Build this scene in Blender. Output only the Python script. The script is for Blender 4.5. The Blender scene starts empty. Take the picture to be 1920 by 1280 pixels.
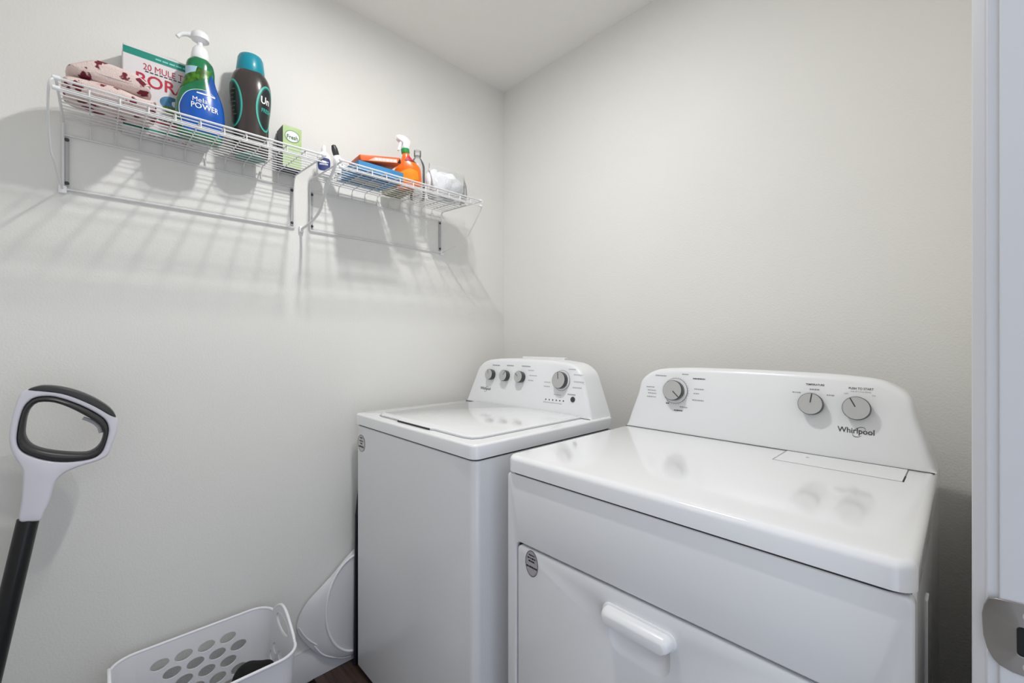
import bpy, bmesh, math, random
from mathutils import Vector, Matrix, noise

# ------------------------------------------------------------------ camera
SC = bpy.context.scene
COL = SC.collection
H = 1.19
FPX, YAW, U0 = 816.5, 0.8034, 968.05
cam_d = bpy.data.cameras.new('camera')
cam_d.sensor_width = 36.0
cam_d.lens = FPX / 1920.0 * 36.0
cam_d.shift_x = (960.0 - U0) / 1920.0
cam_d.clip_start = 0.02
cam = bpy.data.objects.new('camera', cam_d)
COL.objects.link(cam)
cam.location = (0, 0, H)
cam.rotation_euler = (math.pi / 2, 0, YAW)
SC.camera = cam

# ------------------------------------------------------------------ world (hall daylight behind the doorway)
w = bpy.data.worlds.new('hall_daylight')
SC.world = w
w.use_nodes = True
bg = w.node_tree.nodes['Background']
bg.inputs[0].default_value = (0.80, 0.87, 1.0, 1)
bg.inputs[1].default_value = 1.22

# ------------------------------------------------------------------ exposure
SC.view_settings.view_transform = 'Standard'
SC.view_settings.look = 'None'
SC.view_settings.gamma = 1.0
SC.view_settings.use_curve_mapping = False
SC.view_settings.exposure = 0.1
BULB = 770.0         # emission strength of the two ceiling lamp lenses
BULB_POS = [(-0.775, 0.570, 2.402), (-0.905, 0.555, 2.402)]

# ------------------------------------------------------------------ room numbers (metres)
XL, YB, CEIL = -1.616, 1.473, 2.44      # left wall, back wall, ceiling
XR, YF = 0.021, -0.36                   # right wall (with doorway), front wall
DOOR0, DOOR1, DOORH = -0.17, 0.62, 2.04

random.seed(7)
PI = math.pi

# ================================================================== materials
MATS = {}
def mat(name, col, rough=0.5, metal=0.0, coat=0.0, bump=None, var=None, trans=0.0, ior=1.45, emit=None, alpha=None, spec=None):
    if name in MATS:
        return MATS[name]
    m = bpy.data.materials.new(name)
    m.use_nodes = True
    nt = m.node_tree
    b = nt.nodes['Principled BSDF']
    b.inputs['Base Color'].default_value = (*col, 1)
    b.inputs['Roughness'].default_value = rough
    b.inputs['Metallic'].default_value = metal
    b.inputs['Coat Weight'].default_value = coat
    b.inputs['Coat Roughness'].default_value = 0.08
    b.inputs['Transmission Weight'].default_value = trans
    b.inputs['IOR'].default_value = ior
    if spec is not None:
        b.inputs['Specular IOR Level'].default_value = spec
    if alpha is not None:
        b.inputs['Alpha'].default_value = alpha
    if emit:
        b.inputs['Emission Color'].default_value = (*emit[0], 1)
        b.inputs['Emission Strength'].default_value = emit[1]
    tc = None
    if bump or var:
        tc = nt.nodes.new('ShaderNodeTexCoord')
    if bump:
        sc, st, dist = bump
        n = nt.nodes.new('ShaderNodeTexNoise')
        n.inputs['Scale'].default_value = sc
        n.inputs['Detail'].default_value = 3
        nt.links.new(tc.outputs['Object'], n.inputs['Vector'])
        bp = nt.nodes.new('ShaderNodeBump')
        bp.inputs['Strength'].default_value = st
        bp.inputs['Distance'].default_value = dist
        nt.links.new(n.outputs['Fac'], bp.inputs['Height'])
        nt.links.new(bp.outputs['Normal'], b.inputs['Normal'])
    if var:
        sc, amt = var
        n = nt.nodes.new('ShaderNodeTexNoise')
        n.inputs['Scale'].default_value = sc
        nt.links.new(tc.outputs['Object'], n.inputs['Vector'])
        r = nt.nodes.new('ShaderNodeValToRGB')
        r.color_ramp.elements[0].position = 0.3
        r.color_ramp.elements[1].position = 0.7
        r.color_ramp.elements[0].color = (*[c * (1 - amt) for c in col], 1)
        r.color_ramp.elements[1].color = (*[min(1, c * (1 + amt)) for c in col], 1)
        nt.links.new(n.outputs['Fac'], r.inputs['Fac'])
        nt.links.new(r.outputs['Color'], b.inputs['Base Color'])
    MATS[name] = m
    return m

def srgb(r, g, b):
    f = lambda c: (c / 255 / 12.92) if c / 255 <= 0.04045 else ((c / 255 + 0.055) / 1.055) ** 2.4
    return (f(r), f(g), f(b))

M_WALL = mat('wall_paint', srgb(234, 233, 229), 0.75, bump=(190, 0.22, 0.004), var=(2.0, 0.012))
M_CEIL = mat('ceiling_paint', srgb(246, 244, 240), 0.85, bump=(120, 0.2, 0.004), var=(2.0, 0.012))
M_TRIM = mat('trim_paint', srgb(212, 213, 217), 0.35, var=(6, 0.01))
M_ENAM = mat('white_enamel', srgb(238, 239, 241), 0.22, coat=0.6, var=(3, 0.006))
M_ENAM_TOP = mat('white_enamel_worktop', srgb(246, 247, 249), 0.12, coat=0.8, var=(3, 0.006))
M_PLAST = mat('white_plastic', srgb(239, 240, 242), 0.33, coat=0.2, var=(4, 0.006))
M_SEAM = mat('seam_gap', srgb(52, 52, 54), 0.8)
M_KNOB = mat('knob_satin_silver', srgb(192, 192, 192), 0.4, metal=0.25, bump=(400, 0.05, 0.001))
M_KNOBSIDE = mat('knob_side_charcoal', srgb(62, 62, 64), 0.35, coat=0.2)
M_INK = mat('print_charcoal', srgb(66, 66, 70), 0.6)
M_INK2 = mat('print_pale_grey', srgb(165, 167, 170), 0.6)
M_BLACKP = mat('black_plastic', srgb(24, 24, 26), 0.42, var=(8, 0.1))
M_DGREY = mat('charcoal_rubber', srgb(58, 57, 58), 0.38, var=(8, 0.06))
M_BRACK = mat('grey_bracket_metal', srgb(184, 184, 182), 0.4, metal=0.0)
M_WIRE = mat('white_coated_wire', srgb(226, 226, 226), 0.35, coat=0.3)
M_NICKEL = mat('satin_nickel', srgb(150, 146, 142), 0.36, metal=0.9, bump=(300, 0.04, 0.001))
M_WHITEINK = mat('print_white', srgb(240, 240, 240), 0.5)
M_RED = mat('print_red', srgb(190, 30, 60), 0.5)
M_TEAL = mat('print_teal', srgb(18, 140, 122), 0.45)
M_CARD = mat('white_carton', srgb(226, 222, 224), 0.55, var=(14, 0.012))
M_CLEAR = None
def clear_mat(name, tint, amount):
    m = bpy.data.materials.new(name)
    m.use_nodes = True
    nt = m.node_tree
    nt.nodes.remove(nt.nodes['Principled BSDF'])
    out = nt.nodes['Material Output']
    t = nt.nodes.new('ShaderNodeBsdfTransparent'); t.inputs[0].default_value = (*tint, 1)
    g = nt.nodes.new('ShaderNodeBsdfGlossy'); g.inputs['Roughness'].default_value = 0.08
    d = nt.nodes.new('ShaderNodeBsdfDiffuse'); d.inputs[0].default_value = (0.92, 0.925, 0.94, 1)
    fr = nt.nodes.new('ShaderNodeFresnel'); fr.inputs[0].default_value = 1.4
    m1 = nt.nodes.new('ShaderNodeMixShader'); m2 = nt.nodes.new('ShaderNodeMixShader')
    m1.inputs[0].default_value = amount
    nt.links.new(t.outputs[0], m1.inputs[1]); nt.links.new(d.outputs[0], m1.inputs[2])
    nt.links.new(fr.outputs[0], m2.inputs[0])
    nt.links.new(m1.outputs[0], m2.inputs[1]); nt.links.new(g.outputs[0], m2.inputs[2])
    nt.links.new(m2.outputs[0], out.inputs[0])
    return m
M_CLEAR = clear_mat('clear_plastic', (0.96, 0.97, 0.97), 0.14)
M_MESHFAB = clear_mat('sheer_white_mesh_fabric', (0.98, 0.98, 0.99), 0.82)

PRINT = ('lettering', 'print', 'ticks')
# ================================================================== object helpers
def origin_of(o):
    v = Vector((0, 0, 0))
    while o is not None:
        v += o.location
        o = o.parent
    return v

def mk(name, vf, material, parent=None, smooth=35, origin=None):
    """One mesh object from (verts, faces) given in room coordinates."""
    verts, faces = vf
    base = origin_of(parent) if parent else (Vector(origin) if origin else Vector((0, 0, 0)))
    me = bpy.data.meshes.new(name)
    me.from_pydata([tuple(Vector(v) - base) for v in verts], [], faces)
    me.update()
    bm = bmesh.new(); bm.from_mesh(me)
    bmesh.ops.recalc_face_normals(bm, faces=bm.faces)
    bm.to_mesh(me); bm.free()
    if smooth:
        me.shade_smooth()
        me.set_sharp_from_angle(angle=math.radians(smooth))
    me.materials.append(material)
    o = bpy.data.objects.new(name, me)
    COL.objects.link(o)
    if name.split('_')[-1] in PRINT: o['kind'] = 'stuff'    # fine print, too small to pick apart
    if parent:
        o.parent = parent
    else:
        o.location = base
    return o

def inst(src, parent, offset):
    """Another part sharing mesh data, shifted by offset."""
    o = src.copy(); COL.objects.link(o); o.parent = parent
    o.location = Vector(offset)
    return o

def thing(name, label, cat, loc, group=None):
    o = bpy.data.objects.new(name, None)
    o.empty_display_size = 0.05
    COL.objects.link(o)
    o.location = loc
    tag(o, label, cat, group)
    return o

def tag(o, label, cat, group=None):
    o['label'] = label; o['category'] = cat
    if group: o['group'] = group
    return o

def struct(o, label=None, cat=None):
    o['kind'] = 'structure'
    if label: o['label'] = label
    if cat: o['category'] = cat
    return o

def join(*parts):
    V, F = [], []
    for v, f in parts:
        k = len(V)
        V += list(v); F += [tuple(i + k for i in q) for q in f]
    return V, F

def frombm(bm):
    bm.verts.index_update()
    r = ([v.co.copy() for v in bm.verts], [tuple(v.index for v in f.verts) for f in bm.faces])
    bm.free()
    return r

def box(x0, x1, y0, y1, z0, z1, bev=0.0, seg=2):
    bm = bmesh.new()
    bmesh.ops.create_cube(bm, size=1)
    for v in bm.verts:
        v.co = Vector((x0 + (v.co.x + .5) * (x1 - x0), y0 + (v.co.y + .5) * (y1 - y0), z0 + (v.co.z + .5) * (z1 - z0)))
    if bev:
        bmesh.ops.bevel(bm, geom=list(bm.edges), offset=bev, segments=seg, profile=0.5, affect='EDGES')
    return frombm(bm)

def xf(vf, m):
    return [m @ Vector(v) for v in vf[0]], vf[1]

def catmull(pts, n=6, closed=False):
    P = [Vector(p) for p in pts]; out = []
    L = len(P)
    rng = range(L if closed else L - 1)
    for i in rng:
        if closed:
            a, b, c, d = P[(i - 1) % L], P[i], P[(i + 1) % L], P[(i + 2) % L]
        else:
            a, b, c, d = P[max(i - 1, 0)], P[i], P[i + 1], P[min(i + 2, L - 1)]
        for k in range(n):
            t = k / n
            out.append(0.5 * ((2 * b) + (c - a) * t + (2 * a - 5 * b + 4 * c - d) * t * t + (3 * b - a - 3 * c + d) * t ** 3))
    if not closed:
        out.append(P[-1])
    return out

def tube(path, r, n=8, closed=False):
    P = [Vector(p) for p in path]
    L = len(P)
    V, F = [], []
    T = []
    for i in range(L):
        if closed:
            t = P[(i + 1) % L] - P[i - 1]
        else:
            t = P[min(i + 1, L - 1)] - P[max(i - 1, 0)]
        T.append(t.normalized())
    up = Vector((0, 0, 1)) if abs(T[0].z) < 0.9 else Vector((1, 0, 0))
    u = (up - T[0] * up.dot(T[0])).normalized()
    for i in range(L):
        u = (u - T[i] * u.dot(T[i])).normalized()
        v = T[i].cross(u)
        rr = r[i] if isinstance(r, (list, tuple)) else r
        for k in range(n):
            a = 2 * PI * k / n
            V.append(P[i] + (u * math.cos(a) + v * math.sin(a)) * rr)
    for i in range(L if closed else L - 1):
        j = (i + 1) % L
        for k in range(n):
            k2 = (k + 1) % n
            F.append((i * n + k, i * n + k2, j * n + k2, j * n + k))
    if not closed:
        F.append(tuple(range(n - 1, -1, -1)))
        F.append(tuple(range((L - 1) * n, L * n)))
    return V, F

def loft(rings, cap0=True, cap1=True):
    n = len(rings[0]); V = []; F = []
    for r in rings: V += [Vector(p) for p in r]
    for i in range(len(rings) - 1):
        for k in range(n):
            k2 = (k + 1) % n
            F.append((i * n + k, i * n + k2, (i + 1) * n + k2, (i + 1) * n + k))
    if cap0: F.append(tuple(range(n - 1, -1, -1)))
    if cap1: F.append(tuple(range((len(rings) - 1) * n, len(rings) * n)))
    return V, F

def ell(cx, cy, z, rx, ry, n=32, p=2.0, rot=0.0):
    out = []
    for k in range(n):
        a = 2 * PI * k / n
        c, s = math.cos(a), math.sin(a)
        x = rx * math.copysign(abs(c) ** (2 / p), c); y = ry * math.copysign(abs(s) ** (2 / p), s)
        out.append((cx + x * math.cos(rot) - y * math.sin(rot), cy + x * math.sin(rot) + y * math.cos(rot), z))
    return out

def lathe(prof, frame, n=32, cap0=True, cap1=True):
    """prof: (radius, height) pairs; frame: (origin, ex, ey, axis)."""
    o, ex, ey, ax = [Vector(q) for q in frame]
    rings = []
    for r, h in prof:
        rings.append([o + ex * (r * math.cos(2 * PI * k / n)) + ey * (r * math.sin(2 * PI * k / n)) + ax * h for k in range(n)])
    return loft(rings, cap0, cap1)

UPF = lambda x, y, z: ((x, y, z), (1, 0, 0), (0, 1, 0), (0, 0, 1))

def poly2d(loops, maxedge=None):
    """Filled flat polygon (with holes) in 2D -> ([(a,b)], faces)."""
    bm = bmesh.new()
    for L in loops:
        vs = [bm.verts.new((a, b, 0)) for a, b in L]
        for i in range(len(vs)):
            bm.edges.new((vs[i], vs[(i + 1) % len(vs)]))
    bmesh.ops.triangle_fill(bm, use_beauty=True, use_dissolve=False, edges=list(bm.edges))
    if maxedge:
        for _ in range(6):
            long = [e for e in bm.edges if e.calc_length() > maxedge]
            if not long: break
            bmesh.ops.subdivide_edges(bm, edges=long, cuts=1)
            bmesh.ops.triangulate(bm, faces=list(bm.faces))
    return frombm(bm)

def flat(loops, fn, maxedge=None):
    v, f = poly2d(loops, maxedge)
    return [fn(p.x, p.y) for p in v], f

def slab(loops, fn, d0, d1, bev=0.0, seg=2):
    """Extruded polygon with holes; fn(a, b, depth) -> 3D."""
    bm = bmesh.new()
    for L in loops:
        vs = [bm.verts.new((a, b, d0)) for a, b in L]
        for i in range(len(vs)):
            bm.edges.new((vs[i], vs[(i + 1) % len(vs)]))
    bmesh.ops.triangle_fill(bm, use_beauty=True, use_dissolve=False, edges=list(bm.edges))
    r = bmesh.ops.extrude_face_region(bm, geom=list(bm.faces))
    for g in r['geom']:
        if isinstance(g, bmesh.types.BMVert): g.co.z = d1
    bmesh.ops.recalc_face_normals(bm, faces=list(bm.faces))
    if bev:
        ed = [e for e in bm.edges if len(e.link_faces) == 2 and e.calc_face_angle() > 1.2 and abs(e.verts[0].co.z - e.verts[1].co.z) < 1e-6]
        bmesh.ops.bevel(bm, geom=ed, offset=bev, segments=seg, profile=0.5, affect='EDGES')
    v, f = frombm(bm)
    return [fn(p.x, p.y, p.z) for p in v], f

_fonts = {}
def text2d(s, w=None, h=None, align='L', bold=0.0):
    """Text outline as 2D mesh fitted to width w and height h; origin at lower left (or centre)."""
    cu = bpy.data.curves.new('txt', 'FONT')
    cu.body = s
    cu.resolution_u = 3
    cu.offset = bold
    o = bpy.data.objects.new('txt', cu)
    COL.objects.link(o)
    dg = bpy.context.evaluated_depsgraph_get()
    me = bpy.data.meshes.new_from_object(o.evaluated_get(dg))
    bpy.data.objects.remove(o); bpy.data.curves.remove(cu)
    V = [(v.co.x, v.co.y) for v in me.vertices]; F = [tuple(p.vertices) for p in me.polygons]
    bpy.data.meshes.remove(me)
    x0 = min(v[0] for v in V); x1 = max(v[0] for v in V); y0 = min(v[1] for v in V); y1 = max(v[1] for v in V)
    sx = (w / (x1 - x0)) if w else None; sy = (h / (y1 - y0)) if h else None
    if sx is None: sx = sy
    if sy is None: sy = sx
    V = [((a - x0) * sx, (b - y0) * sy) for a, b in V]
    if align == 'C':
        W, Hh = (x1 - x0) * sx, (y1 - y0) * sy
        V = [(a - W / 2, b - Hh / 2) for a, b in V]
    return V, F

def put2d(vf2, fn):
    return [fn(p[0], p[1]) for p in vf2[0]], vf2[1]

def plane_fn(o, ex, ey, off=0.0):
    o, ex, ey = Vector(o), Vector(ex).normalized(), Vector(ey).normalized()
    n = ex.cross(ey)
    return lambda a, b: o + ex * a + ey * b + n * off

def rect(a0, a1, b0, b1):
    return [(a0, b0), (a1, b0), (a1, b1), (a0, b1)]

def rrect(a0, a1, b0, b1, r, n=5):
    out = []
    for cx, cy, s in ((a1 - r, b0 + r, -PI / 2), (a1 - r, b1 - r, 0), (a0 + r, b1 - r, PI / 2), (a0 + r, b0 + r, PI)):
        for k in range(n + 1):
            t = s + PI / 2 * k / n
            out.append((cx + r * math.cos(t), cy + r * math.sin(t)))
    return out

def oval(cx, cy, rx, ry, n=24, tilt=0.0):
    out = []
    for k in range(n):
        a = 2 * PI * k / n
        x, y = rx * math.cos(a), ry * math.sin(a)
        out.append((cx + x * math.cos(tilt) - y * math.sin(tilt), cy + x * math.sin(tilt) + y * math.cos(tilt)))
    return out

def resample(loop, n):
    P = [Vector((*p, 0)) for p in loop]
    L = len(P); seg = [(P[(i + 1) % L] - P[i]).length for i in range(L)]
    tot = sum(seg); out = []; i = 0; acc = 0
    for k in range(n):
        t = tot * k / n
        while acc + seg[i] < t: acc += seg[i]; i += 1
        q = P[i].lerp(P[(i + 1) % L], (t - acc) / seg[i])
        out.append((q.x, q.y))
    return out

def smooth2d(loop, n=4):
    return [(p.x, p.y) for p in catmull([(a, b, 0) for a, b in loop], n, True)]

def offset2d(loop, d):
    """Move a closed counter-clockwise loop inwards by d."""
    L = len(loop); out = []
    for i in range(L):
        a, b, c = Vector(loop[i - 1]), Vector(loop[i]), Vector(loop[(i + 1) % L])
        t = (c - a).normalized()
        out.append((b.x - t.y * d, b.y + t.x * d))
    return out

# ================================================================== the room
T = 0.10
# floor with planks
fl = struct(mk('floor', box(XL - T, XR + T + .3, YF - T, YB + T, -0.06, -0.012), mat('subfloor', srgb(40, 34, 31), 0.8)), 'dark brown wood plank floor in front of the washer', 'floor')
def plank_mat(i):
    base = [srgb(84, 66, 58), srgb(74, 58, 51), srgb(92, 73, 64)][i]
    m = mat('dark_plank_%d' % i, base, 0.45)
    nt = m.node_tree; b = nt.nodes['Principled BSDF']
    tc = nt.nodes.new('ShaderNodeTexCoord'); mp = nt.nodes.new('ShaderNodeMapping')
    mp.inputs['Scale'].default_value = (6, 90, 1)
    n = nt.nodes.new('ShaderNodeTexNoise'); n.inputs['Scale'].default_value = 1.0; n.inputs['Detail'].default_value = 6; n.inputs['Roughness'].default_value = .65
    r = nt.nodes.new('ShaderNodeValToRGB')
    r.color_ramp.elements[0].position = .32; r.color_ramp.elements[1].position = .68
    r.color_ramp.elements[0].color = (*[c * .45 for c in base], 1); r.color_ramp.elements[1].color = (*[c * 1.35 for c in base], 1)
    nt.links.new(tc.outputs['Object'], mp.inputs[0]); nt.links.new(mp.outputs[0], n.inputs['Vector'])
    nt.links.new(n.outputs['Fac'], r.inputs[0]); nt.links.new(r.outputs[0], b.inputs['Base Color'])
    return m
pm = [plank_mat(i) for i in range(3)]
PW = 0.152
row = 0; y = YF
while y < YB:
    x = XL - 0.4 + (row % 3) * 0.37
    while x < XR + 0.12:
        xa, xb = max(x, XL), min(x + 1.2, XR + 0.12)
        if xb - xa > 0.02:
            mk('plank', box(xa + .0008, xb - .0008, y + .0008, min(y + PW, YB) - .0008, -0.012, 0.0, 0.0012, 1), pm[(row * 2 + int(x * 7)) % 3], fl, smooth=0)
        x += 1.2
    y += PW; row += 1

struct(mk('ceiling', box(XL - T, XR + T, YF - T, YB + T, CEIL, CEIL + T), M_CEIL), 'plain off white ceiling meeting the two walls', 'ceiling')
struct(mk('wall_left', box(XL - T, XL, YF - T, YB + T, -0.05, CEIL), M_WALL), 'warm white textured wall carrying the wire shelves', 'wall')
struct(mk('wall_back', box(XL, XR + T, YB, YB + T, -0.05, CEIL), M_WALL), 'warm white textured wall behind washer and dryer', 'wall')
struct(mk('wall_front', box(XL, XR + T, YF - T, YF, -0.05, CEIL), M_WALL), 'warm white wall opposite the appliances', 'wall')
struct(mk('wall_right', join(box(XR, XR + .115, DOOR1 + .018, YB, -0.05, CEIL), box(XR, XR + .115, YF, DOOR0 - .018, -0.05, CEIL),
                             box(XR, XR + .115, DOOR0 - .018, DOOR1 + .018, DOORH + .018, CEIL)), M_WALL), 'warm white wall around the open doorway', 'wall')

def bb_profile(t=0.013, h=0.105):
    return [(0, 0), (t, 0), (t, h * .72), (t * .75, h * .78), (t * .7, h * .86), (t * .35, h * .95), (t * .3, h), (0, h)]
def baseboard(name, p0, p1, nrm, label):
    p0, p1, nrm = Vector(p0), Vector(p1), Vector(nrm)
    rings = [[p + nrm * a + Vector((0, 0, b)) for a, b in bb_profile()] for p in (p0, p1)]
    return struct(mk(name, loft(rings), M_TRIM), label, 'baseboard')
baseboard('baseboard_left', (XL, YF, 0), (XL, YB, 0), (1, 0, 0), 'white baseboard along the shelf wall')
baseboard('baseboard_back', (XL + .013, YB, 0), (XR, YB, 0), (0, -1, 0), 'white baseboard behind the appliances')
baseboard('baseboard_front', (XL + .013, YF, 0), (XR, YF, 0), (0, 1, 0), 'white baseboard on the wall opposite the appliances')
baseboard('baseboard_right', (XR, DOOR1 + .09, 0), (XR, YB - .013, 0), (-1, 0, 0), 'white baseboard beside the dryer')

# doorway: jamb, casing, strike plate
dj = thing('door_1', 'white painted door frame with a satin nickel strike plate', 'door frame', (XR, DOOR1, 0))
dj['kind'] = 'structure'
JX1 = XR + .118
mk('jamb', box(XR, JX1, DOOR1, DOOR1 + .018, 0, DOORH + .018, .002, 2), M_TRIM, dj)
mk('jamb', box(XR, JX1, DOOR0 - .018, DOOR0, 0, DOORH + .018, .002, 2), M_TRIM, dj)
mk('head_jamb', box(XR, JX1, DOOR0, DOOR1, DOORH, DOORH + .018, .002, 2), M_TRIM, dj)
mk('door_stop', box(XR + .042, XR + .075, DOOR1 - .011, DOOR1, 0, DOORH, .002, 2), M_TRIM, dj)
cas = [(0.000, .004), (-.0075, .0045), (-.0085, .0075), (-.010, .008), (-.0175, .0145), (-.018, .03), (-.018, .050), (-.0125, .060), (-.0125, .064), (0, .064)]
def casing(sgn, y0):
    rings = [[Vector((XR + a, y0 + sgn * b, z)) for a, b in cas] for z in (0, DOORH + .06)]
    return loft(rings)
mk('casing', casing(1, DOOR1), M_TRIM, dj)
mk('casing', casing(-1, DOOR0), M_TRIM, dj)
rings = [[Vector((XR + a, yy, DOORH + b)) for a, b in cas] for yy in (DOOR0 - .06, DOOR1 + .06)]
mk('head_casing', loft(rings), M_TRIM, dj)

# strike plate: curved lip on the room side, latch hole
SZ = 0.9125
lip = [(-.0115, .012), (-.0112, .003), (-.0105, -.008), (-.008, -.019), (-.004, -.0265), (0, -.030), (.008, -.033)]
outer = [(.044, -.033), (.044, .0345), (.008, .0335), (-.002, .0325), (-.0075, .030), (-.0102, .022)] + lip[:-1] + [(.008, -.0325)]
hole = rrect(.0108, .0260, -.015, .012, .003, 3)
def strike(a, b, d):
    yy = DOOR1 - .0022 + d
    if a < .002:
        yy += (.002 - a) ** 2 * 26
    return Vector((XR + a, yy, SZ + b))
sp = mk('strike_plate', slab([outer, hole], strike, 0, .0018, .0005, 1), M_NICKEL, dj)
sp['label'] = 'satin nickel strike plate'
mk('latch_pocket', box(XR + .0100, XR + .0268, DOOR1 - .0004, DOOR1 + .0012, SZ - .0165, SZ + .0135), mat('latch_pocket_dark', (.01, .01, .01), .8), sp)
for dz in (.0225, -.0245):
    mk('screw', lathe([(.0045, 0), (.004, .0008), (.001, .0011)], ((XR + .0185, DOOR1 - .0022, SZ + dz), (1, 0, 0), (0, 0, 1), (0, -1, 0)), 14), M_BRACK, sp)

# ceiling lamp (just above the frame): flush pan with two small round lenses shining down
LC = (sum(p[0] for p in BULB_POS) / 2, sum(p[1] for p in BULB_POS) / 2, CEIL)
lamp = thing('ceiling_lamp', 'flush white ceiling lamp with two small round lenses', 'lamp', LC)
mk('canopy_pan', lathe([(.13, 0), (.13, -.012), (.118, -.026), (.02, -.028)], UPF(*LC), 40), M_PLAST, lamp)
for bp in BULB_POS:
    mk('lens_ring', lathe([(.034, 0), (.034, CEIL - .027 - bp[2])], UPF(*bp), 28), M_PLAST, lamp)
    mk('lens', lathe([(.026, .001), (.026, -.0006), (.024, -.0012), (.001, -.0014)], UPF(*bp), 28), mat('glowing_lens', (1, 1, 1), .5, emit=((1.0, .988, .962), BULB)), lamp)

# ================================================================== appliances
class Face:
    """The leaning front of a console: (x, z) on the face -> room point."""
    def __init__(s, y0, z0, lean):
        s.y0, s.z0, s.lean = y0, z0, lean
        k = math.hypot(1, lean)
        s.n = Vector((0, -1 / k, lean / k)); s.up = Vector((0, lean / k, 1 / k)); s.ex = Vector((1, 0, 0))
    def p(s, x, z, off=0.0):
        return Vector((x, s.y0 + s.lean * (z - s.z0), z)) + s.n * off
    def frame(s, x, z, off=0.0):
        return (s.p(x, z, off), s.ex, s.up, s.n)
    def fn(s, x, z, off=0.0006):
        o = s.p(x, z, off)
        return lambda a, b: o + s.ex * a + s.up * b

def console_outline(cx, hb, ht, z0, z1, arch=.006):
    """Closed loop (x, z), counter-clockwise seen from the front: wide foot, round shoulders, slightly arched top."""
    dz = z1 - z0
    half = [(hb, 0), (hb - (hb - ht) * .28, dz * .30), (hb - (hb - ht) * .52, dz * .55), (ht + .020, dz * .76), (ht - .004, dz * .875), (ht - .036, dz * .945), (ht - .085, dz * .975), (ht * .5, dz * .992), (0, dz)]
    hp = catmull([(a, b, 0) for a, b in half], 5)
    R = [(cx + p.x, z0 + p.y) for p in hp]
    Lh = [(cx - p.x, z0 + p.y) for p in hp[:-1]]
    return R + Lh[::-1]

def console(F, loop, yback, r=.013):
    def ring(ins, back):
        L = offset2d(loop, ins)
        out = []
        for (a, b), (a0, b0) in zip(L, loop):
            b = max(b, F.z0) if b0 > F.z0 + 1e-4 else F.z0
            p = F.p(a, b); out.append(Vector((a, p.y + back, b)))
        return out
    rings = [ring(r * (1 - math.sin(t)), r * (1 - math.cos(t))) for t in (0, .35, .7, 1.05, PI / 2)]
    rings = [ring(r * (1 - math.sin(t)), r * (1 - math.cos(t))) for t in (PI / 6, PI / 4, PI / 3, PI * .42, PI / 2)]
    rings.insert(0, ring(r, r * 0.0))
    last = [Vector((a, yback, b)) for a, b in loop]
    return loft(rings + [last])

def knob(parent, F, x, z, r, depth, ang, skirt=None, name='knob', base_z=0.0):
    k = mk(name, lathe([(r * .93, base_z), (r * .97, base_z + depth * .25), (r, depth * .8), (r, depth * .9), (r * .965, depth)], F.frame(x, z), 36, True, True), M_KNOBSIDE, parent)
    mk('knob_cap', lathe([(r * .945, depth), (r * .93, depth + .0008), (.0005, depth + .0009)], F.frame(x, z), 36), M_KNOB, k)
    fn = F.fn(x, z, depth + .0014)
    c, s = math.cos(ang), math.sin(ang)
    q = [(a * c - b * s, a * s + b * c) for a, b in rect(.12 * r, .93 * r, -.045 * r, .045 * r)]
    mk('pointer', flat([q], fn), M_KNOBSIDE, k)
    if skirt:
        mk('dial_ring', lathe([(skirt, 0), (skirt, .0025), (skirt * .96, .004), (r * .95, .004)], F.frame(x, z), 40), M_PLAST, k)
        pts = [F.p(x, z) + F.ex * (skirt * math.cos(t) * 1.0) + F.up * (skirt * math.sin(t)) + F.n * .0022 for t in [2 * PI * i / 48 for i in range(48)]]
        mk('ring_line', tube(pts, .0009, 5, True), M_KNOBSIDE, k)
    return k

def bars(parent, F, items, material, name='panel_print'):
    """Small print too fine to read: short strokes (x, z, width, height)."""
    V = []
    rnd = random.Random(3)
    for x, z, wd, h in items:
        a = -wd / 2
        fn = F.fn(x, z)
        while a < wd / 2:
            c = rnd.uniform(.0025, .006)
            V.append(flat([rect(a, min(a + c, wd / 2), -h / 2, h / 2)], fn))
            a += c + .0012
    o = mk(name, join(*V), material, parent, smooth=0); o['kind'] = 'stuff'
    return o

def logo(parent, F, x, z, wd):
    fn = F.fn(x, z)
    hgt = wd * .24
    lt = put2d(text2d('Whirlpool', wd, hgt, 'C', .012), fn)
    # ring sweeping round the middle letters
    sw = []
    for rng, r0 in (((.15 * PI, .95 * PI), .0), ((1.05 * PI, 1.78 * PI), .0)):
        n = 16; top = []; bot = []
        for i in range(n + 1):
            t = rng[0] + (rng[1] - rng[0]) * i / n
            wdt = wd * .007 * (0.35 + math.sin(PI * i / n))
            px, pz = math.cos(t) * wd * .155 + wd * .10, math.sin(t) * wd * .17 - wd * .005
            px, pz = px + pz * .45, pz
            top.append((px * 1.0 + math.cos(t) * wdt, pz + math.sin(t) * wdt)); bot.append((px - math.cos(t) * wdt, pz - math.sin(t) * wdt))
        sw.append(flat([top + bot[::-1]], F.fn(x, z, .0007)))
    return mk('brand_lettering', join(lt, *sw), M_INK, parent, smooth=0)

def rr_prism(x0, x1, y0, y1, z0, z1, r, rt, segc=6, rings_top=5):
    """Rounded-corner slab whose top edge rolls over with radius rt."""
    def loop(ins, z):
        return [Vector((a, b, z)) for a, b in rrect(x0 + ins, x1 - ins, y0 + ins, y1 - ins, max(r - ins, .002), segc)]
    R = [loop(.0, z0)]
    for i in range(rings_top + 1):
        t = PI / 2 * i / rings_top
        R.append(loop(rt * (1 - math.cos(t)), z1 - rt + rt * math.sin(t)))
    return loft(R)

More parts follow.
